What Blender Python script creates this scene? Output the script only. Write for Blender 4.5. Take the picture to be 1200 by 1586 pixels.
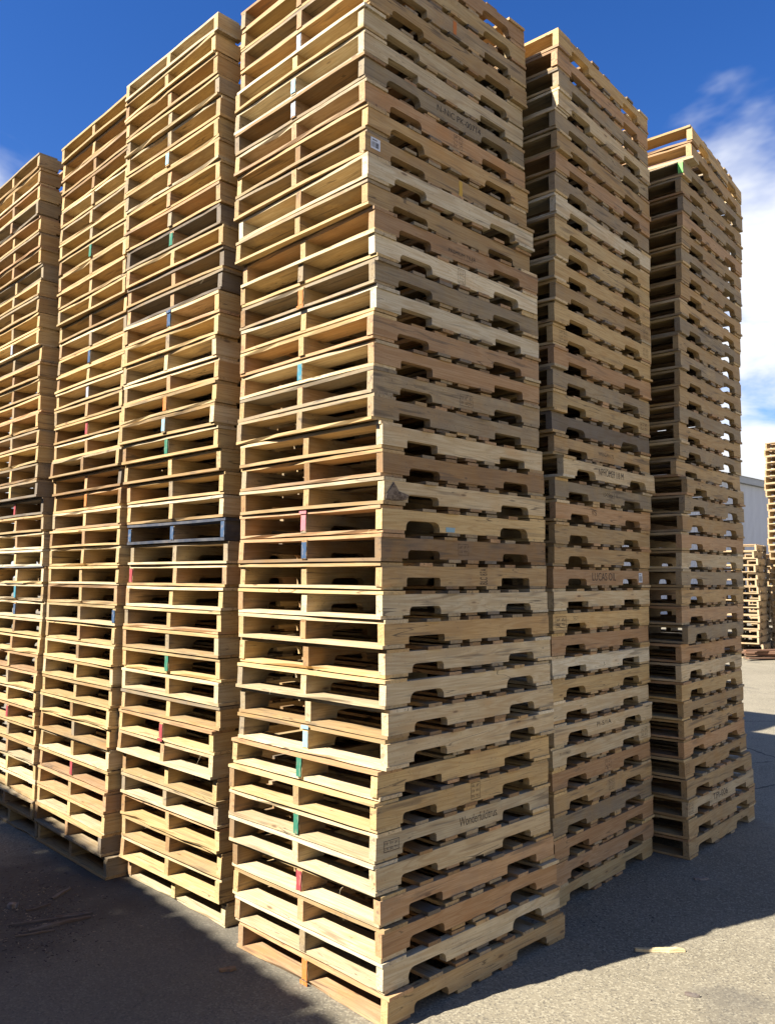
import bpy, math, random
from mathutils import Matrix, Vector

# ------------------------------------------------------------------ camera
sc = bpy.context.scene
for o in list(bpy.data.objects):
    bpy.data.objects.remove(o)
FPX, PITCH, CAM_H, ROLL = 1280.0, 0.1241, 1.7495, 0.005
cam_data = bpy.data.cameras.new('camera')
cam = bpy.data.objects.new('camera', cam_data)
sc.collection.objects.link(cam)
cam_data.sensor_fit = 'VERTICAL'
cam_data.sensor_height = 24.0
cam_data.lens = FPX / 1586 * 24.0
cam_data.shift_y = -57.4 / 1586
cam_data.clip_start = 0.05
cam_data.clip_end = 3000
_F = Vector((0, math.cos(PITCH), math.sin(PITCH)))
_U = Vector((0, -math.sin(PITCH), math.cos(PITCH)))
_R = Vector((1, 0, 0))
_R2 = _R * math.cos(ROLL) + _U * math.sin(ROLL)
_U2 = _U * math.cos(ROLL) - _R * math.sin(ROLL)
cam.matrix_world = Matrix(((_R2.x, _U2.x, -_F.x, 0), (_R2.y, _U2.y, -_F.y, 0), (_R2.z, _U2.z, -_F.z, CAM_H), (0, 0, 0, 1)))
sc.camera = cam

# the yard's own axes: u runs along the shaded faces, v along the sunlit faces
YAW = math.radians(45.66)
DU = Vector((math.sin(YAW), math.cos(YAW), 0))
DV = Vector((-math.cos(YAW), math.sin(YAW), 0))
ORG = Vector((-0.0044, 3.478, 0))
ANG = math.atan2(DU.y, DU.x)


def W(u, v, z=0.0):
    return ORG + DU * u + DV * v + Vector((0, 0, z))


# ------------------------------------------------------------------ sun, sky, exposure
SUN_EL = math.radians(43.0)
travel = (DU * 0.961 - DV * 0.277).normalized()
sun_dir = Vector((-travel.x * math.cos(SUN_EL), -travel.y * math.cos(SUN_EL), math.sin(SUN_EL)))
sun_data = bpy.data.lights.new('sun', 'SUN')
sun_data.energy = 4.3
sun_data.angle = math.radians(0.53)
sun_data.color = (1.0, 0.975, 0.945)
sun = bpy.data.objects.new('sun', sun_data)
sc.collection.objects.link(sun)
sun.rotation_euler = sun_dir.to_track_quat('Z', 'Y').to_euler()
sun.location = (0, 0, 30)

world = bpy.data.worlds.new('World')
sc.world = world
world.use_nodes = True
wn = world.node_tree
wn.nodes.clear()


def nd(tree, typ, **kw):
    n = tree.nodes.new(typ)
    for k, v in kw.items():
        setattr(n, k, v)
    return n


def lk(tree, a, b):
    tree.links.new(a, b)


def math_node(tree, op, a, b=None, c=None, clamp=False):
    n = tree.nodes.new('ShaderNodeMath')
    n.operation = op
    n.use_clamp = clamp
    for i, x in enumerate((a, b, c)):
        if x is None:
            continue
        if isinstance(x, (int, float)):
            n.inputs[i].default_value = x
        else:
            tree.links.new(x, n.inputs[i])
    return n.outputs[0]


CLOUD_SEED = 3.8
sky = nd(wn, 'ShaderNodeTexSky', sky_type='NISHITA', sun_disc=False)
sky.sun_elevation = SUN_EL
sky.sun_rotation = math.atan2(sun_dir.x, sun_dir.y)
sky.altitude = 300
sky.air_density = 1.0
sky.dust_density = 0.25
sky.ozone_density = 3.5
hsv = nd(wn, 'ShaderNodeHueSaturation')
hsv.inputs['Saturation'].default_value = 1.30
hsv.inputs['Value'].default_value = 0.74
hsv.inputs['Hue'].default_value = 0.515
lk(wn, sky.outputs[0], hsv.inputs['Color'])
tc = nd(wn, 'ShaderNodeTexCoord')
sep = nd(wn, 'ShaderNodeSeparateXYZ')
lk(wn, tc.outputs['Generated'], sep.inputs[0])
zc = math_node(wn, 'MAXIMUM', sep.outputs[2], 0.0)
den = math_node(wn, 'ADD', zc, 0.22)
px_ = math_node(wn, 'DIVIDE', sep.outputs[0], den)
py_ = math_node(wn, 'DIVIDE', sep.outputs[1], den)
comb = nd(wn, 'ShaderNodeCombineXYZ')
lk(wn, px_, comb.inputs[0])
lk(wn, py_, comb.inputs[1])
comb.inputs[2].default_value = CLOUD_SEED
cn = nd(wn, 'ShaderNodeTexNoise')
cn.inputs['Scale'].default_value = 1.6
cn.inputs['Detail'].default_value = 6
cn.inputs['Roughness'].default_value = 0.54
cn.inputs['Distortion'].default_value = 0.25
lk(wn, comb.outputs[0], cn.inputs['Vector'])
# cloud cover thickens towards the horizon all round
cover = nd(wn, 'ShaderNodeMapRange')
cover.inputs['From Min'].default_value = 0.12
cover.inputs['From Max'].default_value = 0.60
cover.inputs['To Min'].default_value = 0.22
cover.inputs['To Max'].default_value = -0.14
lk(wn, sep.outputs[2], cover.inputs['Value'])
cl = math_node(wn, 'ADD', cn.outputs[0], cover.outputs[0])
cr = nd(wn, 'ShaderNodeMapRange')
cr.interpolation_type = 'SMOOTHSTEP'
cr.inputs['From Min'].default_value = 0.485
cr.inputs['From Max'].default_value = 0.64
lk(wn, cl, cr.inputs['Value'])
cdet = nd(wn, 'ShaderNodeMapRange')
cdet.inputs['From Min'].default_value = 0.5
cdet.inputs['From Max'].default_value = 0.9
cdet.inputs['To Min'].default_value = 1.15
cdet.inputs['To Max'].default_value = 0.85
lk(wn, cl, cdet.inputs['Value'])
ccol = nd(wn, 'ShaderNodeMix', data_type='RGBA', blend_type='MULTIPLY')
ccol.inputs['Factor'].default_value = 1.0
ccol.inputs['A'].default_value = (4.15, 4.25, 4.45, 1)
lk(wn, cdet.outputs[0], ccol.inputs['B'])
cmix = nd(wn, 'ShaderNodeMix', data_type='RGBA')
lk(wn, cr.outputs[0], cmix.inputs['Factor'])
lk(wn, hsv.outputs[0], cmix.inputs['A'])
lk(wn, ccol.outputs['Result'], cmix.inputs['B'])
bg = nd(wn, 'ShaderNodeBackground')
bg.inputs['Strength'].default_value = 0.076
lk(wn, cmix.outputs['Result'], bg.inputs['Color'])
wo = nd(wn, 'ShaderNodeOutputWorld')
lk(wn, bg.outputs[0], wo.inputs[0])

sc.view_settings.view_transform = 'Standard'
sc.view_settings.look = 'None'
sc.view_settings.gamma = 1.0
sc.view_settings.exposure = 1.69
sc.render.engine = 'CYCLES'
sc.cycles.max_bounces = 4
sc.cycles.diffuse_bounces = 1
sc.cycles.transparent_max_bounces = 4

OPP_U = -5.04          # face of the row across the aisle

# ------------------------------------------------------------------ materials
def new_mat(name):
    m = bpy.data.materials.new(name)
    m.use_nodes = True
    t = m.node_tree
    t.nodes.clear()
    out = nd(t, 'ShaderNodeOutputMaterial')
    b = nd(t, 'ShaderNodeBsdfPrincipled')
    b.inputs['Specular IOR Level'].default_value = 0.3
    lk(t, b.outputs[0], out.inputs[0])
    return m, t, b, out


def mixc(t, fac, a, b, blend='MIX'):
    n = nd(t, 'ShaderNodeMix', data_type='RGBA', blend_type=blend)
    for key, x in (('Factor', fac), ('A', a), ('B', b)):
        if isinstance(x, (int, float)):
            n.inputs[key].default_value = x
        elif isinstance(x, tuple):
            n.inputs[key].default_value = x + (1,) if len(x) == 3 else x
        else:
            lk(t, x, n.inputs[key])
    return n.outputs['Result']


def ramp(t, x, lo, hi, a=0.0, b=1.0, smooth=True):
    n = nd(t, 'ShaderNodeMapRange')
    if smooth:
        n.interpolation_type = 'SMOOTHSTEP'
    n.inputs['From Min'].default_value = lo
    n.inputs['From Max'].default_value = hi
    n.inputs['To Min'].default_value = a
    n.inputs['To Max'].default_value = b
    lk(t, x, n.inputs['Value'])
    return n.outputs[0]


def noise(t, vec, scale, detail=3, rough=0.5, dist=0.0):
    n = nd(t, 'ShaderNodeTexNoise')
    n.inputs['Scale'].default_value = scale
    n.inputs['Detail'].default_value = detail
    n.inputs['Roughness'].default_value = rough
    n.inputs['Distortion'].default_value = dist
    lk(t, vec, n.inputs['Vector'])
    return n.outputs[0]


def scaled(t, vec, s):
    n = nd(t, 'ShaderNodeVectorMath', operation='MULTIPLY')
    lk(t, vec, n.inputs[0])
    n.inputs[1].default_value = s
    return n.outputs[0]


def wood_material(name, grain_axis, island=False, tint=None):
    """Sawn softwood.  Base tone comes from the object's own colour, its alpha says how weathered it is."""
    m, t, b, out = new_mat(name)
    tcn = nd(t, 'ShaderNodeTexCoord')
    oi = nd(t, 'ShaderNodeObjectInfo')
    if island:
        g = nd(t, 'ShaderNodeNewGeometry')
        rnd = g.outputs['Random Per Island']
    else:
        rnd = oi.outputs['Random']
    off = nd(t, 'ShaderNodeCombineXYZ')
    lk(t, math_node(t, 'MULTIPLY', rnd, 61.0), off.inputs[0])
    lk(t, math_node(t, 'MULTIPLY', rnd, 37.0), off.inputs[1])
    lk(t, math_node(t, 'MULTIPLY', rnd, 83.0), off.inputs[2])
    add = nd(t, 'ShaderNodeVectorMath', operation='ADD')
    lk(t, tcn.outputs['Object'], add.inputs[0])
    lk(t, off.outputs[0], add.inputs[1])
    sp = nd(t, 'ShaderNodeSeparateXYZ')
    lk(t, add.outputs[0], sp.inputs[0])
    cb = nd(t, 'ShaderNodeCombineXYZ')        # grain runs along x of this vector
    order = (0, 1, 2) if grain_axis == 'X' else (1, 0, 2)
    for i, k in enumerate(order):
        lk(t, sp.outputs[k], cb.inputs[i])
    vec = cb.outputs[0]
    f_ring = noise(t, scaled(t, vec, (1.1, 17, 17)), 1.0, 2, 0.5, 0.9)
    wave = math_node(t, 'SINE', math_node(t, 'MULTIPLY', f_ring, 46.0))
    ringf = ramp(t, wave, -0.3, 1.0, 0.0, 1.0)
    f_fine = noise(t, scaled(t, vec, (7, 210, 210)), 1.0, 1, 0.6)
    f_blot = noise(t, scaled(t, vec, (3.0, 8, 8)), 1.0, 2, 0.6)
    f_grime = noise(t, vec, 9.0, 2, 0.65)
    if island:
        cr_ = nd(t, 'ShaderNodeValToRGB')
        e = cr_.color_ramp.elements
        e[0].position, e[0].color = 0.0, (.24, .18, .11, 1)
        e[1].position, e[1].color = 1.0, (.50, .36, .18, 1)
        for pos, c in ((.3, (.43, .29, .14, 1)), (.6, (.54, .41, .23, 1)), (.8, (.36, .24, .13, 1))):
            x = e.new(pos)
            x.color = c
        lk(t, rnd, cr_.inputs[0])
        base = cr_.outputs[0]
        wth = math_node(t, 'MULTIPLY', rnd, 0.4)
    else:
        base = oi.outputs['Color']
        wth = oi.outputs['Alpha']
    dark = mixc(t, 1.0, base, (0.74, 0.63, 0.50), 'MULTIPLY')
    col = mixc(t, math_node(t, 'MULTIPLY', ringf, 0.58), base, dark)
    pale = mixc(t, 1.0, base, (1.13, 1.12, 1.08), 'MULTIPLY')
    col = mixc(t, ramp(t, f_blot, 0.45, 0.75, 0, 0.65), col, pale)
    warm = mixc(t, 1.0, base, (0.92, 0.74, 0.55), 'MULTIPLY')
    col = mixc(t, ramp(t, f_blot, 0.47, 0.25, 0, 0.6), col, warm)
    col = mixc(t, ramp(t, f_fine, 0.38, 0.66, 0, 0.45), col, dark)
    crack = math_node(t, 'ABSOLUTE', math_node(t, 'SUBTRACT', f_ring, 0.5))
    crk = math_node(t, 'MULTIPLY', ramp(t, crack, 0.010, 0.003), ramp(t, f_blot, 0.52, 0.62))
    col = mixc(t, math_node(t, 'MULTIPLY', crk, 0.75), col, (0.07, 0.045, 0.025))
    # knots
    vo = nd(t, 'ShaderNodeTexVoronoi', feature='F1')
    vo.inputs['Scale'].default_value = 1.0
    lk(t, scaled(t, vec, (4.2, 15, 15)), vo.inputs['Vector'])
    vsel = nd(t, 'ShaderNodeSeparateColor')
    lk(t, vo.outputs['Color'], vsel.inputs[0])
    has = ramp(t, vsel.outputs[0], 0.54, 0.58)
    kn = math_node(t, 'MULTIPLY', ramp(t, vo.outputs['Distance'], 0.13, 0.05), has)
    kn2 = math_node(t, 'MULTIPLY', ramp(t, vo.outputs['Distance'], 0.34, 0.12), has)
    col = mixc(t, math_node(t, 'MULTIPLY', kn2, 0.35), col, warm)
    col = mixc(t, math_node(t, 'MULTIPLY', kn, 0.8), col, (0.13, 0.07, 0.035))
    # weathering: grey film and dark stains with shapes of their own
    grey = mixc(t, 0.5, (0.25, 0.22, 0.18), mixc(t, 1.0, base, (0.5, 0.47, 0.43), 'MULTIPLY'))
    wamt = math_node(t, 'MULTIPLY', ramp(t, f_grime, 0.32, 0.72), math_node(t, 'MULTIPLY', wth, 1.25), clamp=True)
    col = mixc(t, wamt, col, grey)
    streak = noise(t, scaled(t, vec, (2.2, 30, 30)), 1.0, 2, 0.7, 0.4)
    st = math_node(t, 'MULTIPLY', ramp(t, streak, 0.57, 0.70), math_node(t, 'ADD', math_node(t, 'MULTIPLY', wth, 0.9), 0.38))
    col = mixc(t, st, col, (0.10, 0.075, 0.05))
    spk = noise(t, vec, 90.0, 1, 0.6)
    col = mixc(t, math_node(t, 'MULTIPLY', ramp(t, spk, 0.66, 0.74), math_node(t, 'ADD', math_node(t, 'MULTIPLY', wth, 0.6), 0.25)), col, (0.09, 0.07, 0.05))
    # dark nail heads / holes are far smaller than a pixel here and are left to the speckle
    lk(t, col, b.inputs['Base Color'])
    b.inputs['Roughness'].default_value = 0.78
    return m


M_STRINGER = wood_material('sawn_wood_stringer', 'X')
M_BOARD = wood_material('sawn_wood_board', 'Y')
M_ISLAND = wood_material('sawn_wood_mixed', 'Y', island=True)


def paint_material(name, col):
    m, t, b, out = new_mat(name)
    tcn = nd(t, 'ShaderNodeTexCoord')
    oi = nd(t, 'ShaderNodeObjectInfo')
    add = nd(t, 'ShaderNodeVectorMath', operation='ADD')
    lk(t, tcn.outputs['Object'], add.inputs[0])
    lk(t, oi.outputs['Random'], add.inputs[1])
    f = noise(t, scaled(t, add.outputs[0], (1, 60, 26)), 1.0, 4, 0.7)
    c = mixc(t, ramp(t, f, 0.50, 0.66, 0, 0.8), col, tuple(0.55 * x + 0.45 * y for x, y in zip(col, (.40, .29, .17))))
    f2 = noise(t, add.outputs[0], 120.0, 3, 0.6)
    c = mixc(t, ramp(t, f2, 0.6, 0.75, 0, 0.6), c, tuple(x * 0.35 for x in col))
    lk(t, c, b.inputs['Base Color'])
    b.inputs['Roughness'].default_value = 0.7
    return m


PAINT = {k: paint_material('paint_' + k, c) for k, c in dict(
    orange=(.50, .16, .035), red=(.30, .05, .05), pink=(.55, .16, .17), green=(.035, .16, .09),
    blue=(.042, .078, .135), teal=(.05, .20, .24), light_blue=(.25, .40, .44), pale_blue=(.33, .35, .38),
    brown=(.48, .24, .10), lime=(.20, .60, .12), yellow=(.55, .33, .05)).items()}

M_INK, t, b, out = new_mat('stamp_ink')
b.inputs['Base Color'].default_value = (.035, .028, .025, 1)
b.inputs['Roughness'].default_value = 0.8
tcn = nd(t, 'ShaderNodeTexCoord')
tr = nd(t, 'ShaderNodeBsdfTransparent')
mx = nd(t, 'ShaderNodeMixShader')
lk(t, ramp(t, noise(t, scaled(t, tcn.outputs['Object'], (28, 1, 210)), 1.0, 4, 0.75), 0.42, 0.62, 0.15, 0.92), mx.inputs[0])
lk(t, b.outputs[0], mx.inputs[1])
lk(t, tr.outputs[0], mx.inputs[2])
lk(t, mx.outputs[0], out.inputs[0])
M_INKD = M_INK.copy()
M_INKD.name = 'stamp_ink_dense'
for n in M_INKD.node_tree.nodes:
    if n.bl_idname == 'ShaderNodeMapRange':
        n.inputs['To Min'].default_value = 0.0
        n.inputs['To Max'].default_value = 0.5

M_LABEL, t, b, out = new_mat('paper_label')
b.inputs['Base Color'].default_value = (.62, .64, .66, 1)
b.inputs['Roughness'].default_value = 0.6

M_CRUMB, t, b, out = new_mat('bark_and_chip_crumbs')
g = nd(t, 'ShaderNodeNewGeometry')
cr_ = nd(t, 'ShaderNodeValToRGB')
cr_.color_ramp.elements[0].color = (.05, .04, .03, 1)
cr_.color_ramp.elements[1].color = (.34, .26, .16, 1)
x = cr_.color_ramp.elements.new(.78)
x.color = (.13, .10, .07, 1)
lk(t, g.outputs['Random Per Island'], cr_.inputs[0])
lk(t, cr_.outputs[0], b.inputs['Base Color'])
b.inputs['Roughness'].default_value = 0.9

# asphalt yard
M_GROUND, t, b, out = new_mat('worn_asphalt')
tcn = nd(t, 'ShaderNodeTexCoord')
P = tcn.outputs['Object']
big = noise(t, P, 0.35, 4, 0.6)
mid = noise(t, P, 2.6, 4, 0.6)
fin = noise(t, P, 60.0, 3, 0.7)
vo = nd(t, 'ShaderNodeTexVoronoi', feature='F1')
vo.inputs['Scale'].default_value = 125.0
lk(t, P, vo.inputs['Vector'])
agg = nd(t, 'ShaderNodeSeparateColor')
lk(t, vo.outputs['Color'], agg.inputs[0])
c = mixc(t, ramp(t, big, 0.35, 0.65), (.193, .161, .104), (.248, .207, .134))
c = mixc(t, ramp(t, mid, 0.40, 0.68, 0, 0.35), c, (.165, .136, .084))
c = mixc(t, ramp(t, agg.outputs[0], 0.6, 0.95, 0, 0.75), c, (.36, .31, .205))
c = mixc(t, ramp(t, agg.outputs[1], 0.75, 0.97, 0, 0.5), c, (.062, .055, .045))
c = mixc(t, ramp(t, fin, 0.54, 0.70, 0, 0.6), c, (.075, .066, .052))
# brown dirt and bark dust around the scraps, painted darker to deepen the shade
sp = nd(t, 'ShaderNodeVectorMath', operation='DISTANCE')
lk(t, P, sp.inputs[0])
sp.inputs[1].default_value = (-2.05, 4.72, 0.0)
dm = math_node(t, 'ADD', sp.outputs['Value'], math_node(t, 'MULTIPLY', math_node(t, 'SUBTRACT', mid, 0.5), 1.6))
c = mixc(t, ramp(t, dm, 1.0, 0.35, 0, 0.85), c, (.040, .030, .020))
wide = nd(t, 'ShaderNodeVectorMath', operation='DISTANCE')
lk(t, P, wide.inputs[0])
wide.inputs[1].default_value = (-1.6, 4.3, 0.0)
dw = math_node(t, 'ADD', wide.outputs['Value'], math_node(t, 'MULTIPLY', math_node(t, 'SUBTRACT', big, 0.5), 2.0))
c = mixc(t, ramp(t, dw, 2.1, 0.8, 0, 0.6), c, (.090, .078, .058))  # wider dirt tint, also darkening the shaded ground by colour
vc = nd(t, 'ShaderNodeTexVoronoi', feature='DISTANCE_TO_EDGE')
vc.inputs['Scale'].default_value = 0.33
wob = nd(t, 'ShaderNodeVectorMath', operation='ADD')
lk(t, P, wob.inputs[0])
nz = nd(t, 'ShaderNodeTexNoise')
nz.inputs['Scale'].default_value = 2.2
nz.inputs['Detail'].default_value = 4
lk(t, P, nz.inputs['Vector'])
lk(t, scaled(t, nz.outputs['Color'], (.5, .5, 0)), wob.inputs[1])
lk(t, wob.outputs[0], vc.inputs['Vector'])
crk = math_node(t, 'MULTIPLY', ramp(t, vc.outputs['Distance'], 0.0035, 0.0012), ramp(t, big, 0.48, 0.56))
c = mixc(t, math_node(t, 'MULTIPLY', crk, 0.8), c, (.03, .027, .022))
oil = noise(t, P, 0.9, 3, 0.55, 0.6)
c = mixc(t, ramp(t, oil, 0.62, 0.72, 0, 0.45), c, (.075, .066, .055))
lk(t, c, b.inputs['Base Color'])
b.inputs['Roughness'].default_value = 0.9
bp = nd(t, 'ShaderNodeBump')
bp.inputs['Strength'].default_value = 0.3
bp.inputs['Distance'].default_value = 0.003
lk(t, math_node(t, 'ADD', math_node(t, 'MULTIPLY', vo.outputs['Distance'], 0.8), fin), bp.inputs['Height'])
lk(t, bp.outputs[0], b.inputs['Normal'])

M_METAL, t, b, out = new_mat('pale_metal_cladding')
tcn = nd(t, 'ShaderNodeTexCoord')
f = noise(t, scaled(t, tcn.outputs['Object'], (0.8, 0.8, 0.12)), 1.0, 4, 0.6)
lk(t, mixc(t, ramp(t, f, 0.35, 0.7), (.52, .54, .56), (.60, .62, .64)), b.inputs['Base Color'])
b.inputs['Roughness'].default_value = 0.5
M_TRIM, t, b, out = new_mat('grey_trim')
b.inputs['Base Color'].default_value = (.30, .32, .33, 1)
b.inputs['Roughness'].default_value = 0.5
M_BARK, t, b, out = new_mat('bark')
tcn = nd(t, 'ShaderNodeTexCoord')
f = noise(t, tcn.outputs['Object'], 60.0, 4, 0.7)
lk(t, mixc(t, ramp(t, f, 0.35, 0.65), (.09, .06, .04), (.24, .18, .12)), b.inputs['Base Color'])
b.inputs['Roughness'].default_value = 0.9

# ------------------------------------------------------------------ object helpers
COL = sc.collection


def mesh_from(name, verts, faces, mat=None):
    me = bpy.data.meshes.new(name)
    me.from_pydata(verts, [], faces)
    me.update()
    if mat:
        me.materials.append(mat)
    return me


def link(name, me, parent=None, loc=(0, 0, 0), rot=(0, 0, 0), color=None):
    o = bpy.data.objects.new(name, me)
    COL.objects.link(o)
    o.parent = parent
    o.location = loc
    o.rotation_euler = rot
    if color:
        o.color = color
    return o


def tag(o, label, cat, group=None):
    o['label'] = label
    o['category'] = cat
    if group:
        o['group'] = group
    return o


BOXF = [(0, 1, 2, 3), (7, 6, 5, 4), (0, 4, 5, 1), (1, 5, 6, 2), (2, 6, 7, 3), (3, 7, 4, 0)]


def box_geo(x0, x1, y0, y1, z0, z1):
    return [(x0, y0, z0), (x0, y1, z0), (x1, y1, z0), (x1, y0, z0), (x0, y0, z1), (x0, y1, z1), (x1, y1, z1), (x1, y0, z1)]


class Bag:
    """Collects shapes that become ONE mesh."""
    def __init__(self):
        self.v, self.f = [], []

    def add(self, verts, faces):
        n = len(self.v)
        self.v += [tuple(p) for p in verts]
        self.f += [tuple(i + n for i in f) for f in faces]

    def box(self, *a):
        self.add(box_geo(*a), BOXF)

    def mesh(self, name, mat):
        return mesh_from(name, self.v, self.f, mat)


# ------------------------------------------------------------------ pallet pieces (shared meshes)
PL, PW_, ST_H, ST_T = 1.219, 1.016, 0.089, 0.038     # stringer length, board length, stringer height and thickness
BT = 0.0162                                          # board thickness
STEP = 0.1212                                        # one pallet in a stack
rg = random.Random(11)


def board_geo(w, t, length, r, top, n=7, chip=0.0):
    vs, fs = [], []
    bow = r.uniform(-.006, .006)
    sag = r.uniform(0, .0035)
    for k in range(n):
        s = k / (n - 1)
        y = (s - .5) * length
        if k == 0:
            y += r.uniform(-.006, .005)
        if k == n - 1:
            y += r.uniform(-.005, .006)
        q = 1 - (2 * s - 1) ** 2
        dx = bow * q
        dz = (-sag if top else sag) * q
        a = r.uniform(-.0025, .0025)
        b2 = r.uniform(-.0025, .0025)
        c1 = c2 = 0.0
        if chip and 0 < k < n - 1 and r.random() < .6:
            c1 = r.uniform(.2, 1) * chip
        if chip and 0 < k < n - 1 and r.random() < .3:
            c2 = r.uniform(.2, 1) * chip
        vs += [(-w / 2 + dx + a + c1, y, dz), (w / 2 + dx + b2 - c2, y, dz),
               (w / 2 + dx + b2 - c2 * .3, y, t + dz), (-w / 2 + dx + a + c1 * .3, y, t + dz)]
    for k in range(n - 1):
        i, j = 4 * k, 4 * k + 4
        for p in range(4):
            q = (p + 1) % 4
            fs.append((i + p, j + p, j + q, i + q))
    fs.append((0, 1, 2, 3))
    e = 4 * (n - 1)
    fs.append((e + 3, e + 2, e + 1, e))
    return vs, fs


def stringer_geo(r, style):
    """Notched stringer, seen from the side: two forklift notches cut into its lower edge."""
    rad = (.012, .022, .034)[style] + r.uniform(-.004, .002)
    dep = (.036, .038, .041)[style] + r.uniform(-.005, .004)
    h2 = PL / 2
    pts = [(-h2 + r.uniform(-.003, .003), 0)]
    for cx in (-.343, .343):
        hw = .1125 + r.uniform(-.010, .006)
        c = cx + r.uniform(-.012, .012)
        pts.append((c - hw, 0))
        for k in range(5):
            a = math.pi - k * math.pi / 8
            pts.append((c - hw + rad + rad * math.cos(a), dep - rad + rad * math.sin(a)))
        for k in range(5):
            a = math.pi / 2 - k * math.pi / 8
            pts.append((c + hw - rad + rad * math.cos(a), dep - rad + rad * math.sin(a)))
        pts.append((c + hw, 0))
    pts.append((h2 + r.uniform(-.003, .003), 0))
    pts.append((h2 + r.uniform(-.003, .003), ST_H))
    pts.append((-h2 + r.uniform(-.003, .003), ST_H))
    n = len(pts)
    vs = [(x, -ST_T / 2, z) for x, z in pts] + [(x, ST_T / 2, z) for x, z in pts]
    fs = [tuple(range(n)), tuple(range(2 * n - 1, n - 1, -1))]
    fs += [(i, i + n, (i + 1) % n + n, (i + 1) % n) for i in range(n)]
    return vs, fs


LEAD_T, LEAD_B, INN_T, INN_B, STR = [], [], [], [], []
for k in range(10):
    t_ = rg.uniform(.0128, .0162)
    chip = .018 if k % 3 == 2 else 0.0
    w_ = rg.uniform(.128, .143)
    LEAD_T.append((mesh_from('lead_board_top', *board_geo(w_, t_, PW_, rg, True, chip=chip), M_BOARD), w_, t_))
    w_ = rg.uniform(.128, .143)
    t_ = rg.uniform(.0128, .0162)
    LEAD_B.append((mesh_from('lead_board_bottom', *board_geo(w_, t_, PW_, rg, False, chip=chip), M_BOARD), w_, t_))
    w_ = rg.uniform(.078, .094)
    t_ = rg.uniform(.0128, .0162)
    INN_T.append((mesh_from('inner_board_top', *board_geo(w_, t_, PW_, rg, True, chip=chip * .6), M_BOARD), w_, t_))
    w_ = rg.uniform(.078, .094)
    t_ = rg.uniform(.0128, .0162)
    INN_B.append((mesh_from('inner_board_bottom', *board_geo(w_, t_, PW_, rg, False, chip=chip * .6), M_BOARD), w_, t_))
for k in range(20):
    STR.append(mesh_from('notched_stringer', *stringer_geo(rg, (0, 1, 1, 2)[k % 4]), M_STRINGER))
END_MESH = {}
for pk, pm in PAINT.items():
    END_MESH[pk] = []
    for q in range(3):
        lo = rg.choice((.002, .002, .008))
        hi = ST_H - rg.choice((.002, .002, .010))
        n_ = 6
        pts = [(-ST_T / 2 + rg.uniform(.0003, .004), lo + (hi - lo) * k / n_) for k in range(n_ + 1)]
        pts += [(0, hi - rg.uniform(0, .006))]
        pts += [(ST_T / 2 - rg.uniform(.0003, .004), lo + (hi - lo) * k / n_) for k in range(n_, -1, -1)]
        pts += [(0, lo + rg.uniform(0, .008))]
        n_ = len(pts)
        END_MESH[pk].append(mesh_from('painted_end_' + pk, [(-.0020, y, z) for y, z in pts] + [(0, y, z) for y, z in pts],
                            [tuple(range(n_)), tuple(range(2 * n_ - 1, n_ - 1, -1))] + [(i, (i + 1) % n_, n_ + (i + 1) % n_, n_ + i) for i in range(n_)], pm))
SMEAR = Bag()
SMEAR.box(-.0024, 0.0, -.026, .024, -.0005, .0148)
SMEAR_MESH = {k: SMEAR.mesh('paint_smear_' + k, m) for k, m in PAINT.items()}

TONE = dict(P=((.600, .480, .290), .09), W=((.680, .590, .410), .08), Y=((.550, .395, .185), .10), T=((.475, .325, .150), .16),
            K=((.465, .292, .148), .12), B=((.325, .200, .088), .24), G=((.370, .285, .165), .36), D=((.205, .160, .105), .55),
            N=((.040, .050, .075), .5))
TONE_WORD = dict(P='pale pine', W='whitish', Y='honey yellow', T='tan', K='pinkish brown', B='brown', G='weathered grey-brown',
                 D='dark grey weathered', N='dark blue-stained')


def tone(k, r, spread=.15):
    (cr0, cg0, cb0), w = TONE[k]
    s = 1 + r.uniform(-spread, spread)
    h = r.uniform(-.03, .03)
    return (cr0 * s * (1 + h) * .94, cg0 * s * .925, cb0 * s * (1 - 1.5 * h) * .89, max(0, min(1, w + r.uniform(-.08, .12))))


NEIGH = dict(P='PPWYYT', W='PPWYPT', Y='YYYPTK', T='YTTPKG', K='YTKKPT', B='TBYKGB', G='GGTYBP', D='DGDDBT', N='DDGBND')


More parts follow.
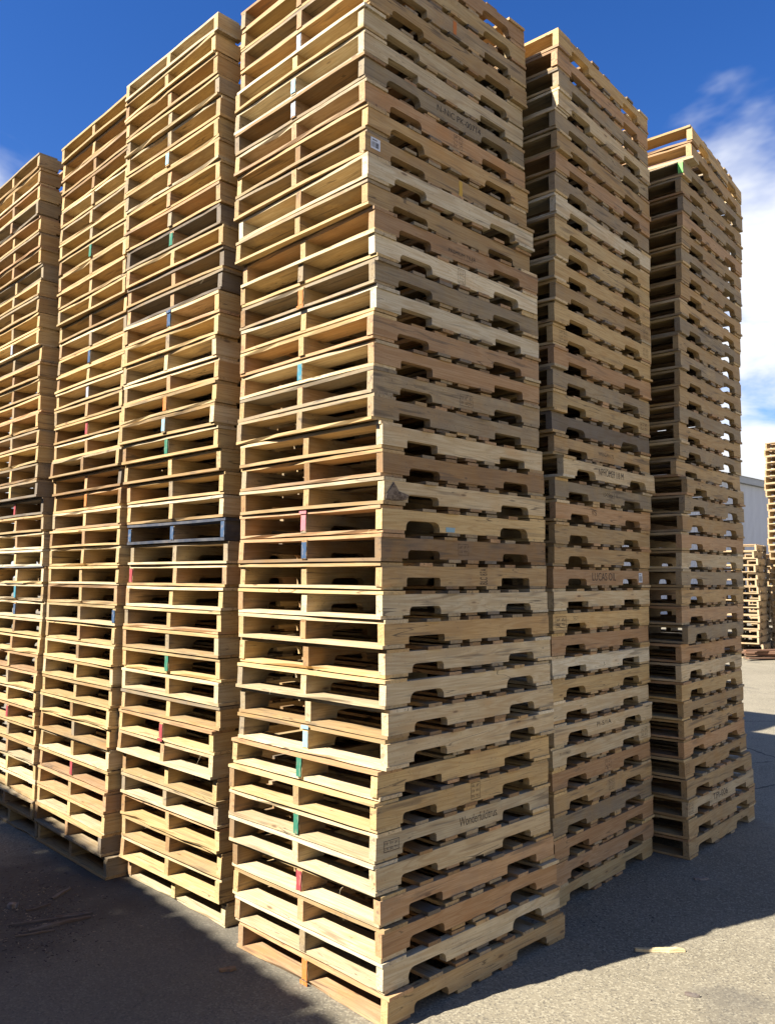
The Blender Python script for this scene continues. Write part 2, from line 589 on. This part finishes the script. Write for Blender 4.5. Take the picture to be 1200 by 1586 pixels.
def pallet(u, v, rot, z, key, seed, label, group, ends=None, parts=True):
    """One pallet: three notched stringers, seven top boards, five bottom boards.  (u, v) is its near corner."""
    r = random.Random(seed)
    c, s = math.cos(rot), math.sin(rot)
    cu = u + c * PL / 2 - s * PW_ / 2
    cv = v + s * PL / 2 + c * PW_ / 2
    e = bpy.data.objects.new('pallet', None)
    e.empty_display_size = .2
    COL.objects.link(e)
    e.location = W(cu, cv, z)
    e.rotation_euler = (0, 0, ANG + rot)
    tag(e, label, 'pallet', group)
    strs = []
    for k, y in enumerate((-PW_ / 2 + ST_T / 2, r.uniform(-.012, .012), PW_ / 2 - ST_T / 2)):
        kk = key if k == 0 else r.choice('TKBTYG' + key)  # inner stringers: darker tones paint shade into the openings
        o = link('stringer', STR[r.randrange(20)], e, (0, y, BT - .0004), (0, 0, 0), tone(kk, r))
        strs.append(o)
        if ends and k in ends:
            link('painted_end', END_MESH[ends[k]][r.randrange(3)], o, (-PL / 2 - .0016, 0, 0))
    zt = BT + ST_H - .0008

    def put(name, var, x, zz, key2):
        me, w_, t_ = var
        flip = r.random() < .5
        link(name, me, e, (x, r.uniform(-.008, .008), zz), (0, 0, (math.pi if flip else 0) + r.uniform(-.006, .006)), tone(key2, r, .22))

    for sgn in (-1, 1):
        var = LEAD_T[r.randrange(10)]
        put('top_board', var, sgn * (PL / 2 - var[1] / 2 + r.uniform(-.009, .008)), zt, r.choice(NEIGH[key] + key))
        var = LEAD_B[r.randrange(10)]
        put('bottom_board', var, sgn * (PL / 2 - var[1] / 2 + r.uniform(-.008, .010)), BT - var[2], r.choice(NEIGH[key] + key))
    gone = r.randrange(5) if r.random() < .12 else -1      # some pallets have lost a board
    for k in range(5):
        if k == gone:
            continue
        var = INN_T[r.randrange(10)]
        put('top_board', var, (k - 2) * .1585 + r.uniform(-.015, .015), zt, r.choice('TBGKBGD'))  # inner top boards: dark tones stand in for shade inside the pallet
    for k in range(3):
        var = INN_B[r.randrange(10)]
        put('bottom_board', var, (k - 1) * .142 + r.uniform(-.012, .012), BT - var[2], r.choice('TBGKBGD'))  # same dark tones below, shade put into the board colour
    return e, strs


# ------------------------------------------------------------------ ground
link('ground', mesh_from('yard', [(-600, -600, 0), (600, -600, 0), (600, 900, 0), (-600, 900, 0)], [(0, 1, 2, 3)], M_GROUND))['kind'] = 'structure'

# ------------------------------------------------------------------ the six stacks in view
# near corner of every pallet from the ground up: u mm, v mm, turn in 1/100 degree
STACK = {
    'A': '-2,-22,-10 -12,-6,17 -13,0,52 -12,10,70 -25,25,56 -27,23,83 -33,15,96 -20,24,69 7,-6,140 12,-5,152 -2,-5,178 7,10,125 -1,9,138 -4,16,121 11,37,86 -5,27,99 0,24,122 0,16,149 4,27,127 -3,24,164 -34,49,28 -24,61,-20 -21,61,-24 -36,54,-28 -26,45,27 -41,39,23 -43,38,28 -31,54,-36 -56,70,46 -69,60,-71 -65,79,46 -58,73,46 -68,83,46 -71,86,46 -73,89,46 -74,90,46 -54,73,46 -56,75,46 -57,77,46 -59,80,46',
    'B': '1440,192,395 1437,181,387 1431,175,389 1422,175,402 1417,167,398 1409,166,409 1403,158,409 1402,144,395 1389,151,420 1385,140,413 1380,133,412 1373,130,419 1373,116,437 1369,107,434 1362,103,433 1360,91,438 1356,83,445 1352,73,441 1342,67,396 1368,27,513 1330,59,421 1315,60,366 1313,49,381 1307,42,379 1303,31,353 1294,28,341 1293,15,353 1294,4,398 1285,2,391 1283,-7,416 1276,-12,406 1272,-23,396 1265,-25,414 1261,-35,409 1263,-48,452 1250,-46,438 1266,-58,462 1275,-57,517 1268,-56,487 1272,-65,519',
    'C': '2746,76,393 2738,69,368 2734,68,380 2732,67,421 2745,83,518 2744,82,560 2741,76,577 2738,74,566 2725,73,566 2721,68,564 2721,64,573 2743,24,696 2721,52,504 2722,47,502 2722,43,500 2723,38,497 2724,33,495 2728,24,509 2736,8,549 2745,-9,619 2708,45,419 2723,20,492 2721,20,473 2723,13,479 2724,8,477 2726,1,483 2728,-6,489 2721,2,456 2728,-12,487 2729,-17,485 2731,-25,480 2735,-35,483 2734,-37,473 2736,-43,490 2740,-54,493 2743,-61,500 2736,-54,456 2744,-72,484 2776,-120,776 2779,-129,790',
    'D': '66,1211,-3 33,1217,102 35,1211,109 23,1219,60 13,1223,38 7,1226,-8 -18,1235,22 -20,1233,12 -1,1204,132 -11,1211,91 -12,1206,101 -21,1210,68 -16,1201,81 -14,1194,89 -3,1181,98 -3,1175,116 -19,1182,109 -32,1185,108 -37,1182,130 -55,1189,134 -71,1198,97 -94,1204,144 -88,1199,119 -84,1193,105 -98,1201,65 -93,1189,109 -98,1185,131 -89,1176,123 -88,1167,159 -99,1164,205 -110,1175,126 -118,1173,150 -126,1176,136 -135,1176,142 -143,1179,128 -138,1168,152 -146,1173,108 -157,1177,86 -170,1185,47 -168,1172,121',
    'E': '-56,2255,-40 -76,2295,-97 -68,2285,-72 -67,2283,-72 -61,2275,-36 -65,2272,-43 -65,2276,-3 -75,2272,-6 -64,2268,6 -67,2266,18 -69,2265,-11 -68,2261,-1 -72,2256,-8 -72,2249,2 -71,2238,31 -75,2235,24 -74,2241,34 -72,2250,-27 -70,2260,-69 -72,2261,-38 -98,2255,-2 -75,2278,-38 -80,2267,-34 -93,2255,-18 -87,2257,-30 -91,2253,-25 -90,2255,-30 -92,2244,-29 -97,2242,-25 -110,2245,-9 -115,2239,-5 -119,2241,-1 -121,2241,-1 -123,2242,-1 -127,2241,3 -132,2236,7 -131,2232,3 -133,2232,3 -137,2231,7 -148,2234,19',
    'F': '-47,3291,0 -68,3331,0 -67,3321,0 -69,3319,0 -84,3311,0 -83,3308,0 -95,3312,0 -100,3308,0 -106,3305,0 -104,3306,0 -93,3302,0 -89,3302,0 -84,3301,0 -89,3305,0 -91,3308,0 -103,3314,0 -102,3315,0 -110,3320,0 -116,3324,0 -157,3342,0 -159,3345,0 -164,3348,0 -163,3349,0 -175,3356,0 -164,3353,0 -172,3358,0 -177,3362,0 -173,3362,0 -195,3372,0 -196,3374,0 -205,3379,0 -207,3382,0 -189,3376,0 -211,3387,0 -216,3390,0 -221,3394,0 -243,3405,0 -235,3403,0 -240,3407,0 -249,3412,0',
}
TONES = {
    'A': 'TPKKPPYYPPPPTPTBYPBPGGKKWGWKTWTTKGPPTGYK',
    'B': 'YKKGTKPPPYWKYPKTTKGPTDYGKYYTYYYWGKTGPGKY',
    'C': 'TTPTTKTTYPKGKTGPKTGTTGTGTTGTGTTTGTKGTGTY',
    'D': 'PYYYGYPYTPYPYYKGNPYYYPYTPYYDDTDTYTYTGTYY',
    'E': 'GDYKYPYYTPYYYKYYYYBDTYYYTYYGYTTYYYTYGTYY',
    'F': 'GTYYPYYYYTYYPTPPPGDDGYTYTYTTYYTYGYTTGYTT',
}
ENDS = {
    'A': {1: {1: 'orange'}, 4: {1: 'red'}, 6: {1: 'green'}, 8: {1: 'green'}, 9: {1: 'light_blue'}, 13: {1: 'brown'}, 16: {1: 'blue'},
          17: {1: 'pink'}, 23: {1: 'teal'}, 26: {1: 'orange'}, 34: {1: 'pale_blue'}, 35: {1: 'light_blue'}, 37: {1: 'pale_blue'}},
    'D': {8: {1: 'red'}, 11: {1: 'green'}, 15: {2: 'red'}, 17: {0: 'blue', 1: 'blue', 2: 'blue'}, 21: {1: 'green'}, 22: {1: 'light_blue'},
          23: {1: 'orange'}, 27: {1: 'blue'}, 31: {1: 'green'}, 35: {1: 'light_blue'}},
    'E': {5: {1: 'red'}, 13: {0: 'blue'}, 19: {1: 'orange'}, 23: {1: 'red'}, 25: {1: 'pale_blue'}, 27: {1: 'blue'}, 33: {1: 'green'}},
    'F': {7: {1: 'red'}, 13: {1: 'blue'}, 14: {1: 'teal'}, 19: {1: 'red'}, 29: {1: 'pale_blue'}},
    'B': {}, 'C': {38: {0: 'lime'}},
}
WHERE = dict(A='in the corner stack', B='in the shaded stack beside the corner', C='in the far shaded stack standing apart',
             D='in the sunlit stack beside the corner', E='in the second sunlit stack past the corner',
             F='in the last sunlit stack of the row')
ORD = ('first second third fourth fifth sixth seventh eighth ninth tenth eleventh twelfth thirteenth fourteenth fifteenth sixteenth '
       'seventeenth eighteenth nineteenth twentieth').split()
ORD = ORD + ['twenty-' + w for w in ORD[:9]] + ['thirtieth'] + ['thirty-' + w for w in ORD[:9]] + ['fortieth']
MARK = {}
for st, txt in STACK.items():
    for i, rec in enumerate(txt.split()):
        mu, mv, ma = (int(a) for a in rec.split(','))
        k = i + 1
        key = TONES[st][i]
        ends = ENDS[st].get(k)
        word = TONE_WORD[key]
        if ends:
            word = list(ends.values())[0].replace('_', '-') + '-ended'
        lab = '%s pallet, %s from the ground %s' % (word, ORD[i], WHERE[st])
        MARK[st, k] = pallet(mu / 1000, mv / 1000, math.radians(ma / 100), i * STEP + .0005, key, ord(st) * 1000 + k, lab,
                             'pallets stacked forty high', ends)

# ------------------------------------------------------------------ stamps, labels and paint on the shaded stringers
FACE_Y = -ST_T / 2 - .0011


def face_mesh(name, polys, mat):
    vs, fs = [], []
    for p in polys:
        n = len(vs)
        vs += [(x, 0, z) for x, z in p]
        fs.append(tuple(range(n, n + len(p))))
    return mesh_from(name, vs, fs, mat)


def stamp_text(st, k, text, x0, x1, zc, h, mat=M_INK, rot=0.0, squash=True):
    cu = bpy.data.curves.new('stamp', 'FONT')
    cu.body = text
    cu.size = 1.0
    cu.resolution_u = 3
    cu.fill_mode = 'FRONT'
    tmp = bpy.data.objects.new('tmp', cu)
    COL.objects.link(tmp)
    dg = bpy.context.evaluated_depsgraph_get()
    me = bpy.data.meshes.new_from_object(tmp.evaluated_get(dg))
    bpy.data.objects.remove(tmp)
    xs = [v.co.x for v in me.vertices]
    ys = [v.co.y for v in me.vertices]
    ax, bx, ay, by = min(xs), max(xs), min(ys), max(ys)
    for v in me.vertices:
        X = (v.co.x - ax) / (bx - ax)
        Y = (v.co.y - ay) / (by - ay)
        if rot:
            v.co = (x0 + (x1 - x0) * (1 - Y), 0, zc + h * (X - .5))
        else:
            v.co = (x0 + (x1 - x0) * X, 0, zc + h * (Y - .5))
    me.materials.clear()
    me.materials.append(mat)
    link('stamp', me, MARK[st, k][1][0], (0, FACE_Y, 0))


def stamp_box(st, k, x0, x1, z0, z1, rows=3, cols=2, seed=0, mat=M_INK):
    """A framed treatment stamp: outline, dividers and rows of small printed marks."""
    r = random.Random(seed + k)
    t_ = .0022
    P_ = []

    def rect(a, b_, c_, d):
        P_.append([(a, c_), (b_, c_), (b_, d), (a, d)])
    rect(x0, x1, z0, z0 + t_)
    rect(x0, x1, z1 - t_, z1)
    rect(x0, x0 + t_, z0 + t_ * 1.1, z1 - t_ * 1.1)
    rect(x1 - t_, x1, z0 + t_ * 1.1, z1 - t_ * 1.1)
    cw = (x1 - x0 - 2 * t_) / cols
    rh = (z1 - z0 - 2 * t_) / rows
    for a in range(cols):
        for c_ in range(rows):
            X = x0 + t_ + a * cw + cw * .15
            Z = z0 + t_ + c_ * rh + rh * .2
            n = 3
            for q in range(n):
                g = cw * .7 / n
                zz = Z + r.uniform(0, rh * .15)
                hh = rh * r.uniform(.4, .6)
                if r.random() < .5:
                    rect(X + q * g, X + q * g + g * .28, zz, zz + hh)
                    rect(X + q * g + g * .3, X + q * g + g * .75, zz + hh * .75, zz + hh)
                else:
                    rect(X + q * g, X + q * g + g * .7, zz, zz + hh * .25)
                    rect(X + q * g + g * .4, X + q * g + g * .68, zz + hh * .27, zz + hh)
    link('stamp', face_mesh('stamp', P_, mat), MARK[st, k][1][0], (0, FACE_Y, 0))


def sticker(st, k, x0, x1, z0, z1):
    s_ = MARK[st, k][1][0]
    B_ = Bag()
    B_.box(x0, x1, -.0006, 0, z0, z1)
    lab = link('paper_label', B_.mesh('paper_label', M_LABEL), s_, (0, -ST_T / 2 - .0008, 0))
    r = random.Random(k)
    P_ = []
    x = x0 + .006
    while x < x1 - .008:
        w_ = r.choice((.0014, .0024, .0036))
        P_.append([(x, z0 + .008), (x + w_, z0 + .008), (x + w_, z1 - .020), (x, z1 - .020)])
        x += w_ + r.choice((.0014, .0022, .003))
    P_.append([(x0 + .008, z1 - .013), (x1 - .02, z1 - .013), (x1 - .02, z1 - .008), (x0 + .008, z1 - .008)])
    o = link('stamp', face_mesh('barcode', P_, M_INKD), s_, (0, -ST_T / 2 - .0022, 0))


Z0 = -BT        # stringer space: its own underside is 0
stamp_text('A', 34, 'N-NIC PK-00714', -.114, .226, .052, .034, M_INKD)
stamp_text('A', 28, 'PREMIUM TILER', -.118, .085, .040, .018, M_INKD)
stamp_text('A', 28, 'treated lumber', -.09, .06, .022, .009)
stamp_text('A', 6, 'Wonderfulcitrus.', -.089, .189, .048, .040, M_INKD)
stamp_text('A', 15, 'BLC 87A', .052, .108, .046, .076, M_INKD, rot=1)
stamp_box('A', 22, -.037, .058, .014, .072, 2, 3, 1)
stamp_box('A', 7, -.008, .058, .010, .084, 3, 2, 2, M_INKD)
stamp_box('A', 6, -.564, -.474, .022, .066, 2, 3, 3, M_INKD)
stamp_box('A', 16, -.104, -.028, .022, .074, 2, 2, 4)
stamp_box('A', 27, -.049, .005, .008, .082, 4, 1, 5)
stamp_box('A', 33, .005, .072, .012, .080, 3, 2, 6)
sticker('A', 31, -.577, -.518, .022, .076)
stamp_text('B', 21, 'WESGAN 72', -.10, .10, .046, .020, M_INKD)
stamp_text('B', 20, 'NPFIOMS9 1/6 M', -.189, .141, .052, .042, M_INKD)
stamp_text('B', 19, 'IX9511', -.051, .124, .050, .024)
stamp_text('B', 18, 'IS', -.188, -.130, .056, .030)
stamp_text('B', 15, 'LUCAS OIL', -.166, .134, .050, .046, M_INKD)
sticker('B', 15, .455, .505, .016, .076)
stamp_box('B', 13, -.585, -.470, .014, .074, 2, 2, 7, M_INKD)
stamp_text('B', 13, 'SCT', -.392, -.330, .062, .018)
stamp_text('B', 8, 'PI-5/1A', -.132, .044, .052, .026, M_INKD)
stamp_box('B', 7, .475, .565, .012, .074, 2, 2, 8)
stamp_text('B', 7, '71-060601', -.537, -.418, .060, .014)
stamp_box('B', 6, -.010, .068, .020, .074, 2, 2, 9)
stamp_box('B', 5, .02, .09, .014, .074, 2, 2, 12)
stamp_text('C', 3, 'TPI-006', -.184, .082, .048, .042, M_INKD)
stamp_box('C', 3, -.600, -.520, .014, .076, 3, 2, 10, M_INKD)
stamp_box('C', 5, -.595, -.53, .014, .076, 2, 2, 11)
stamp_box('B', 28, .50, .565, .016, .070, 2, 2, 13)
stamp_box('B', 27, .49, .56, .016, .070, 2, 2, 14)
stamp_box('B', 23, .47, .57, .024, .070, 2, 3, 15)
stamp_box('B', 26, -.54, -.46, .014, .078, 3, 2, 16)
stamp_text('B', 29, 'NC', .50, .54, .05, .03)

for st, k, x0, x1, z0, z1, pm in (('A', 38, -.02, .012, .012, .084, 'orange'), ('A', 31, .034, .064, .004, .084, 'yellow'),
                                  ('A', 17, -.20, -.13, .004, .026, 'light_blue')):
    B_ = Bag()
    n = 6
    rr = random.Random(k)
    pts = [(x0 + rr.uniform(0, .006), z0 + (z1 - z0) * q / n) for q in range(n + 1)]
    pts += [(x1 - rr.uniform(0, .006), z0 + (z1 - z0) * q / n) for q in range(n, -1, -1)]
    link('paint_mark', face_mesh('paint_mark', [pts], PAINT[pm]), MARK[st, k][1][0], (0, FACE_Y, 0))
# paint that ran over on to the boards next to a painted end
for st, k, pm in (('A', 26, 'orange'), ('A', 17, 'pink'), ('A', 1, 'orange'), ('A', 9, 'light_blue'), ('D', 27, 'blue'), ('D', 8, 'red')):
    e = MARK[st, k][0]
    y = MARK[st, k][1][1].location.y
    link('paint_mark', SMEAR_MESH[pm], e, (-PL / 2 - .0062, y, .001 if k in (26, 1, 8) else BT + ST_H))

# bark left on the corner of one stringer
rr = random.Random(5)
pts = [(-.6, .004), (-.56, .002), (-.50, .005), (-.47, .010), (-.455, .030), (-.49, .040), (-.52, .046), (-.535, .066), (-.55, .084), (-.562, .070), (-.585, .040), (-.6, .022)]
B_ = Bag()
n = len(pts)
B_.add([(x, FACE_Y, z) for x, z in pts] + [(x * .99 - .005, FACE_Y - .004, z * .9 + .004) for x, z in pts] + [(-.53, FACE_Y - .007, .03)],
       [(i, (i + 1) % n, n + (i + 1) % n, n + i) for i in range(n)] + [(n + i, n + (i + 1) % n, 2 * n) for i in range(n)])
link('bark_patch', B_.mesh('bark_patch', M_BARK), MARK['A', 18][1][0])


# splinters and torn fibres that hang out of the sunlit edges
def fibre_mesh(seed, length):
    r = random.Random(seed)
    B2 = Bag()
    p = Vector((0, 0, 0))
    d = Vector((-1, r.uniform(-.6, .6), r.uniform(-.8, .3))).normalized()
    pts_ = [p.copy()]
    n_ = 6
    for q in range(n_):
        p = p + d * length / n_
        d = (d + Vector((r.uniform(-.2, .3), r.uniform(-.5, .5), r.uniform(-.6, .25)))).normalized()
        pts_.append(p.copy())
    for q, pt in enumerate(pts_):
        w_ = .0008 * (1 - .6 * q / n_)
        B2.v += [(pt.x, pt.y - w_, pt.z), (pt.x, pt.y + w_, pt.z), (pt.x, pt.y, pt.z + w_ * 1.6)]
    for q in range(n_):
        a_ = 3 * q
        for s in range(3):
            B2.f.append((a_ + s, a_ + (s + 1) % 3, a_ + 3 + (s + 1) % 3, a_ + 3 + s))
    return B2.mesh('torn_fibre', M_BOARD)


FIB = [fibre_mesh(s, .02 + .009 * (s % 4)) for s in range(8)]
rr = random.Random(77)
for st, ks, n in (('A', (1, 2, 3, 4, 4, 4, 5, 6, 7, 8, 9, 11, 12, 17), 1), ('D', (3, 7, 8, 10, 12, 20, 28), 1), ('E', (4, 9, 10, 18, 22), 1)):
    for k in ks:
        e = MARK[st, k][0]
        link('torn_fibre', FIB[rr.randrange(8)], e, (-PL / 2 + .002, rr.uniform(-.45, .45), rr.choice((BT, BT + ST_H - .001))),
             (rr.uniform(-1, 1), 0, 0), (.62, .50, .30, .05))

# ------------------------------------------------------------------ pallets behind the front ones, and the row across the aisle
def pallet_geo(B2, r, scale_z=1.0, fine=True):
    """One pallet's boxes around its base centre, appended to a Bag through a transform."""
    q = Bag()
    for y in (-PW_ / 2 + ST_T / 2, 0, PW_ / 2 - ST_T / 2):
        if fine:
            vs, fs = stringer_geo(r, r.choice((0, 1, 1, 2)))
            q.add([(x, yy + y, (z + BT - .0004) * scale_z) for x, yy, z in vs], fs)
        else:
            q.box(-PL / 2, PL / 2, y - ST_T / 2, y + ST_T / 2, BT * scale_z, (BT + ST_H) * scale_z)

    def bd(x, w_, z0):
        j = r.uniform(-.005, .005)
        q.box(x - w_ / 2, x + w_ / 2, -PW_ / 2 + j, PW_ / 2 + j, z0 * scale_z, (z0 + r.uniform(.0142, .0162)) * scale_z)
    for s_ in (-1, 1):
        bd(s_ * (PL / 2 - .068 + r.uniform(-.004, .004)), .136, BT + ST_H - .0008)
        bd(s_ * (PL / 2 - .068 + r.uniform(-.004, .004)), .136, 0.0)
    for k in range(5):
        bd((k - 2) * .1585 + r.uniform(-.014, .014), .086, BT + ST_H - .0008)
    for k in range(3):
        bd((k - 1) * .142 + r.uniform(-.01, .01), .086, 0.0)
    return q


def add_xf(B2, q, pos, rz):
    c, s = math.cos(rz), math.sin(rz)
    B2.add([(pos.x + c * x - s * y, pos.y + s * x + c * y, pos.z + z) for x, y, z in q.v], q.f)


rr = random.Random(3)
VAR = [pallet_geo(None, rr) for _ in range(8)]
B_ = Bag()
for cu, cv, cnt in ((1.46, 1.42, 39), (1.42, 2.62, 39), (1.40, 3.72, 39), (2.80, 1.36, 40), (2.80, 3.00, 40)):
    lu = rr.uniform(-.012, .004)
    for i in range(cnt):
        add_xf(B_, rr.choice(VAR), W(cu + PL / 2 + lu * i * STEP + rr.uniform(-.02, .02), cv + PW_ / 2 + rr.uniform(-.015, .015), i * STEP + .0005), ANG + rr.uniform(-.015, .015))
o = link('pallets_behind', B_.mesh('pallets_behind', M_ISLAND))
o['kind'] = 'stuff'
tag(o, 'more pallet stacks crowded behind the front stacks', 'pallets')

B_ = Bag()
PLAIN = [pallet_geo(None, rr, 1.0, False) for _ in range(3)]
for j in range(-6, 9):  # stacks towards the camera added out of view to block sky and bounce light
    v0 = .55 + j * 1.235
    u0 = OPP_U + .08 * (v0 - 1.5)
    for i in range(40):
        add_xf(B_, rr.choice(PLAIN), W(u0 - PW_ / 2 + rr.uniform(-.012, .012), v0 + PL / 2, i * STEP + .0005), ANG + math.pi / 2 - .08)
o = link('pallets_across_the_aisle', B_.mesh('pallets_across_the_aisle', M_ISLAND))
o['kind'] = 'stuff'
tag(o, 'unseen row of tall pallet stacks across the aisle, lengthened to block light', 'pallets')

# ------------------------------------------------------------------ far end of the yard
FAR = []
for k in range(6):
    q = pallet_geo(None, rr, 1.32, True)
    FAR.append(q.mesh('far_pallet', M_ISLAND))


def far_stack(x, y, cnt, where, grp, jit=.03, rz=0.3, first=0):
    for i in range(cnt):
        o_ = link('pallet', FAR[rr.randrange(6)], None, (x + rr.uniform(-jit, jit), y + rr.uniform(-jit, jit), i * .160 + .0005), (0, 0, rz + rr.uniform(-.03, .03)))
        tag(o_, 'pallet, %s from the ground %s' % (ORD[i], where), 'pallet', grp)


far_stack(9.70, 19.25, 31, 'in the tall stack across the yard', 'pallets in the tall far stack', .035, .55)
far_stack(8.30, 19.6, 16, 'in the low pile across the yard', 'pallets in the low far piles', .05, .95)
far_stack(9.95, 21.4, 15, 'in the low pile behind the far stack', 'pallets in the low far piles', .05, .9)

PLK = [mesh_from('plank', *board_geo(.12, .03, 1.5, rr, True), M_BOARD) for _ in range(3)]
WORD = ['lowest', 'second lowest', 'third', 'fourth', 'fifth', 'sixth', 'topmost']
for i in range(7):
    o_ = link('brown_plank', PLK[i % 3], None, (8.62 + rr.uniform(-.12, .12), 18.55 + rr.uniform(-.1, .1), .004 + i * .033), (0, 0, rr.uniform(.8, 1.9)),
              (.20 + rr.uniform(-.04, .06), .11, .06, .3))
    tag(o_, 'rusty brown plank, %s of the loose heap below the far pallets' % WORD[i], 'plank', 'loose brown planks')

# metal shed behind the far pallets
base = Vector((17.83, 41.32, 0)) - DU * 16
shed = bpy.data.objects.new('metal_shed', None)
COL.objects.link(shed)
shed.location = base
shed.rotation_euler = (0, 0, ANG)
tag(shed, 'pale grey metal-clad shed behind the far pallet stacks', 'building')
B_ = Bag()
B_.box(0, 60, 0.3, 24, 0, 6.7)
link('wall', B_.mesh('shed_wall', M_METAL), shed)
pan = Bag()
for q in range(6):
    x = q * .152
    pan.add([(x, .28, 0), (x + .05, .22, 0), (x + .10, .22, 0), (x + .150, .28, 0), (x, .28, 6.6), (x + .05, .22, 6.6), (x + .10, .22, 6.6), (x + .150, .28, 6.6)],
            [(0, 1, 5, 4), (1, 2, 6, 5), (2, 3, 7, 6)])
pan = pan.mesh('cladding_panel', M_METAL)
for q in range(64):
    link('cladding_panel', pan, shed, (q * .93, 0, 0))
B_ = Bag()
B_.box(-.2, 60.2, .05, .30, 6.62, 6.95)
rf = Bag()
rf.add([(-.3, .0, 6.96), (60.3, .0, 6.96), (60.3, 12, 8.1), (-.3, 12, 8.1), (60.3, 24.3, 6.96), (-.3, 24.3, 6.96)], [(0, 1, 2, 3), (3, 2, 4, 5)])
roof = link('roof', rf.mesh('shed_roof', M_METAL), shed)
link('gutter', B_.mesh('gutter', M_TRIM), roof)

# ------------------------------------------------------------------ scraps on the ground
def shard_mesh(name, length, width, thick, seed, n=7, mat=None):
    r = random.Random(seed)
    B2 = Bag()
    for q in range(n):
        s = q / (n - 1)
        w_ = width * (.35 + .65 * math.sin(math.pi * min(1, .12 + s * .8))) * r.uniform(.75, 1.1)
        c_ = r.uniform(-.12, .12) * width
        hh = thick * r.uniform(.6, 1.1)
        x = (s - .5) * length
        B2.v += [(x, c_ - w_ / 2, 0), (x, c_ + w_ / 2, 0), (x, c_ + w_ * .35, hh), (x, c_ - w_ * .4, hh * .9)]
    for q in range(n - 1):
        a_ = 4 * q
        for s in range(4):
            B2.f.append((a_ + s, a_ + 4 + s, a_ + 4 + (s + 1) % 4, a_ + (s + 1) % 4))
    B2.f.append((0, 1, 2, 3))
    e_ = 4 * (n - 1)
    B2.f.append((e_ + 3, e_ + 2, e_ + 1, e_))
    return B2.mesh(name, mat or M_STRINGER)


def scrap(name, label, cat, x, y, length, width, thick, rz, col, seed, group=None, mat=None):
    o_ = link(name, shard_mesh(name, length, width, thick, seed, mat=mat), None, (x, y, .0012), (0, 0, rz), col)
    tag(o_, label, cat, group)
    return o_


scrap('wood_splinter', 'pale long wood splinter lying at the edge of the shadow', 'splinter', 1.30, 4.165, .235, .034, .016, .02, (.60, .47, .25, .05), 1)
scrap('wood_chip', 'grey wood chip lying in the shade near the far shaded stack', 'wood chip', 1.855, 5.11, .085, .034, .013, .05, (.30, .26, .22, .5), 2)
scrap('dry_leaf', 'curled brown dry leaf near the sunlit corner stack', 'leaf', -.705, 3.95, .075, .042, .012, .25, (.28, .17, .08, .3), 3)
scrap('dry_leaf', 'dark crumpled leaf lying on the sunlit asphalt', 'leaf', 1.30, 3.745, .060, .024, .012, -.5, (.14, .11, .09, .6), 9)
G_ = [('broken stick leaning towards the pallets among the ground scraps', 95, 1385, .16, .026, .010, 1.35, (.26, .20, .15, .6)),
      ('long thin broken slat among the ground scraps', 80, 1425, .40, .020, .010, .42, (.20, .15, .11, .6)),
      ('thick broken slat lying under the long one among scraps', 93, 1432, .30, .030, .014, .62, (.23, .17, .12, .6)),
      ('short dark stick at the rim of the ground scraps', 60, 1407, .13, .018, .010, .80, (.20, .15, .11, .7)),
      ('slim brown stick nearest the corner stack among scraps', 112, 1418, .16, .012, .008, .35, (.28, .18, .10, .5)),
      ('thin stick lying flat below the scrap heap', 55, 1447, .18, .014, .008, .45, (.26, .18, .11, .5))]


def ground_px(x, y):
    d = (_R2 * ((x - 600) / FPX) - _U2 * ((y - 735.6) / FPX) + _F)
    s = -CAM_H / d.z
    return d.x * s, d.y * s


for i, (lab, x, y, L_, w_, t_, rz, c_) in enumerate(G_):
    gx, gy = ground_px(x, y)
    scrap('broken_slat', lab, 'wood scrap', gx, gy, L_, w_, t_, rz, tuple(a * .6 for a in c_[:3]) + (.6,), 20 + i, 'broken slats among the ground scraps')
gx, gy = ground_px(20, 1406)
scrap('stone', 'small pale stone in the dirt beside the scraps', 'stone', gx, gy, .055, .045, .024, .3, (.30, .27, .24, .3), 40)

# countless small chips, bark crumbs and straw
B_ = Bag()
rr = random.Random(21)


def crumb(x, y, s, a, flat=.35):
    l_, w_ = s * rr.uniform(.5, 1.3), s * rr.uniform(.12, .5)
    c, sn = math.cos(a), math.sin(a)
    vs = []
    for zz, k in ((0.0005, 1.0), (s * flat * rr.uniform(.3, .8), .75)):
        for px0, py0 in ((-l_, -w_), (l_, -w_ * rr.uniform(.4, 1)), (l_ * rr.uniform(.7, 1.1), w_), (-l_ * rr.uniform(.7, 1.1), w_ * rr.uniform(.5, 1))):
            vs.append((x + (c * px0 - sn * py0) * k, y + (sn * px0 + c * py0) * k, zz))
    B_.add(vs, BOXF)


for _ in range(2600):          # dirt patch by the sunlit row
    gx, gy = ground_px(rr.gauss(50, 55), rr.gauss(1410, 38))
    crumb(gx, gy, rr.uniform(.002, .010), rr.uniform(0, 6.3))
for _ in range(420):           # dust of chips between the shaded stacks
    gx, gy = ground_px(rr.gauss(935, 60), rr.gauss(1400, 34))
    crumb(gx, gy, rr.uniform(.002, .008), rr.uniform(0, 6.3))
for _ in range(700):           # loose bits all over the yard
    gx, gy = ground_px(rr.uniform(-60, 1260), rr.uniform(1300, 1600))
    crumb(gx, gy, rr.choice((.002, .003, .003, .004, .006)), rr.uniform(0, 6.3))
o = link('wood_crumbs', B_.mesh('wood_crumbs', M_CRUMB))
o['kind'] = 'stuff'
tag(o, 'small wood chips and crumbs scattered over the asphalt', 'wood chips')
